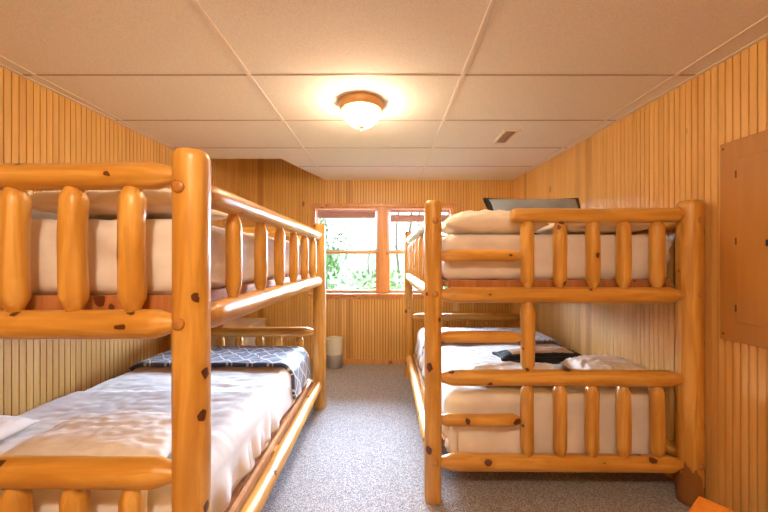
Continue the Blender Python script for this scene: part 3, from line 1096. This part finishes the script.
t = thing('wall_outlet', 'small ivory outlet plate low on the window wall', 'outlet', (.91, YF - .001, .77))
box('plate', .875, .945, YF - .008, YF - .001, .715, .83, M['outlet'], t, .003)
bm = bmesh.new()
for z in (.745, .79):
    add_box(bm, .897, .923, YF - .011, YF - .0085, z - .014, z + .014, .002)
link_mesh('socket', bm, M['outlet'], t)

# ------------------------------------------------------------------ electric panel on the right wall
d = Vector((FR[0] - NR[0], FR[1] - NR[1], 0)).normalized()
ang = math.atan2(d.y, d.x)
t = thing('electric_panel', 'large flat tan electrical panel cover mounted on the right wall', 'electric panel', (xr(1.75), 1.75, .975))
t.rotation_euler = (0, 0, ang + PI / 2)    # local x: away from the camera's far side -> into the room along -y; see below
# local axes: x points to the room's inside, y runs along the wall
def wall_box(name, y0, y1, z0, z1, t0, t1, mat, parent, bev=.002):
    """y measured toward the camera from the far edge, t = distance out from the wall."""
    bm = bmesh.new()
    add_box(bm, t0, t1, -y1, -y0, z0, z1, bev)
    me = bpy.data.meshes.new(name); bm.to_mesh(me); bm.free(); me.materials.append(mat)
    o = bpy.data.objects.new(name, me); COL.objects.link(o); o.parent = parent
    return o
t.rotation_euler = (0, 0, 0)
t.rotation_euler = (0, 0, ang - PI / 2 + PI)
# after this rotation local +x faces the room (-x) and local +y faces the camera
def pbox(name, y0, y1, z0, z1, t0, t1, mat, bev=.002):
    bm = bmesh.new()
    add_box(bm, t0, t1, y0, y1, z0, z1, bev)
    me = bpy.data.meshes.new(name); bm.to_mesh(me); bm.free(); me.materials.append(mat)
    o = bpy.data.objects.new(name, me); COL.objects.link(o); o.parent = t
    return o
pbox('cover', 0, .46, 0, 1.025, .002, .020, M['panel_door'], .004)
dr = pbox('door', .085, .375, .10, .925, .0205, .026, M['panel_door'], .003)
k_ = pbox('latch', .215, .245, .48, .51, .0265, .036, M['black'], .002)
bm = bmesh.new()
for z in (.17, .51, .85):
    add_box(bm, .0205, .0225, .075, .083, z - .018, z + .018)
me = bpy.data.meshes.new('hinge'); bm.to_mesh(me); bm.free(); me.materials.append(M['slot'])
o = bpy.data.objects.new('hinge', me); COL.objects.link(o); o.parent = t
for yy in (.018, .442):
    for z in (.03, .995):
        pbox('screw', yy - .005, yy + .005, z - .005, z + .005, .0205, .0225, M['slot'], .001)

# ------------------------------------------------------------------ small table by the right wall, only its corner in view
tc_ = Vector((1.25, 1.32, FZ))
e1 = Vector((-.82, -.57, 0)).normalized(); e2 = Vector((.57, -.82, 0)).normalized()
t = thing('side_table', 'orange varnished wooden table corner at the bottom right of the photo', 'table', (tc_ + e1 * .22 + e2 * .2))
rot = math.atan2(e1.y, e1.x)
q = Euler((0, 0, rot)).to_quaternion()
def tb(name, a0, a1, b0, b1, z0, z1, bev=.004):
    bm = bmesh.new()
    add_box(bm, a0, a1, b0, b1, z0, z1, bev)
    me = bpy.data.meshes.new(name); bm.to_mesh(me); bm.free(); me.materials.append(M['orange_wood'])
    o = bpy.data.objects.new(name, me); COL.objects.link(o); o.parent = t
    return o
t.rotation_mode = 'QUATERNION'; t.rotation_quaternion = q
tb('tabletop', -.22, .22, -.20, .20, .39, .42, .006)
for sa in (-1, 1):
    for sb in (-1, 1):
        tb('leg', sa * .185 - .02, sa * .185 + .02, sb * .165 - .02, sb * .165 + .02, 0, .389)
tb('apron', -.165, .165, .157, .173, .32, .389); tb('apron', -.165, .165, -.173, -.157, .32, .389)
tb('apron', .177, .193, -.145, .145, .32, .389); tb('apron', -.193, -.177, -.145, .145, .32, .389)
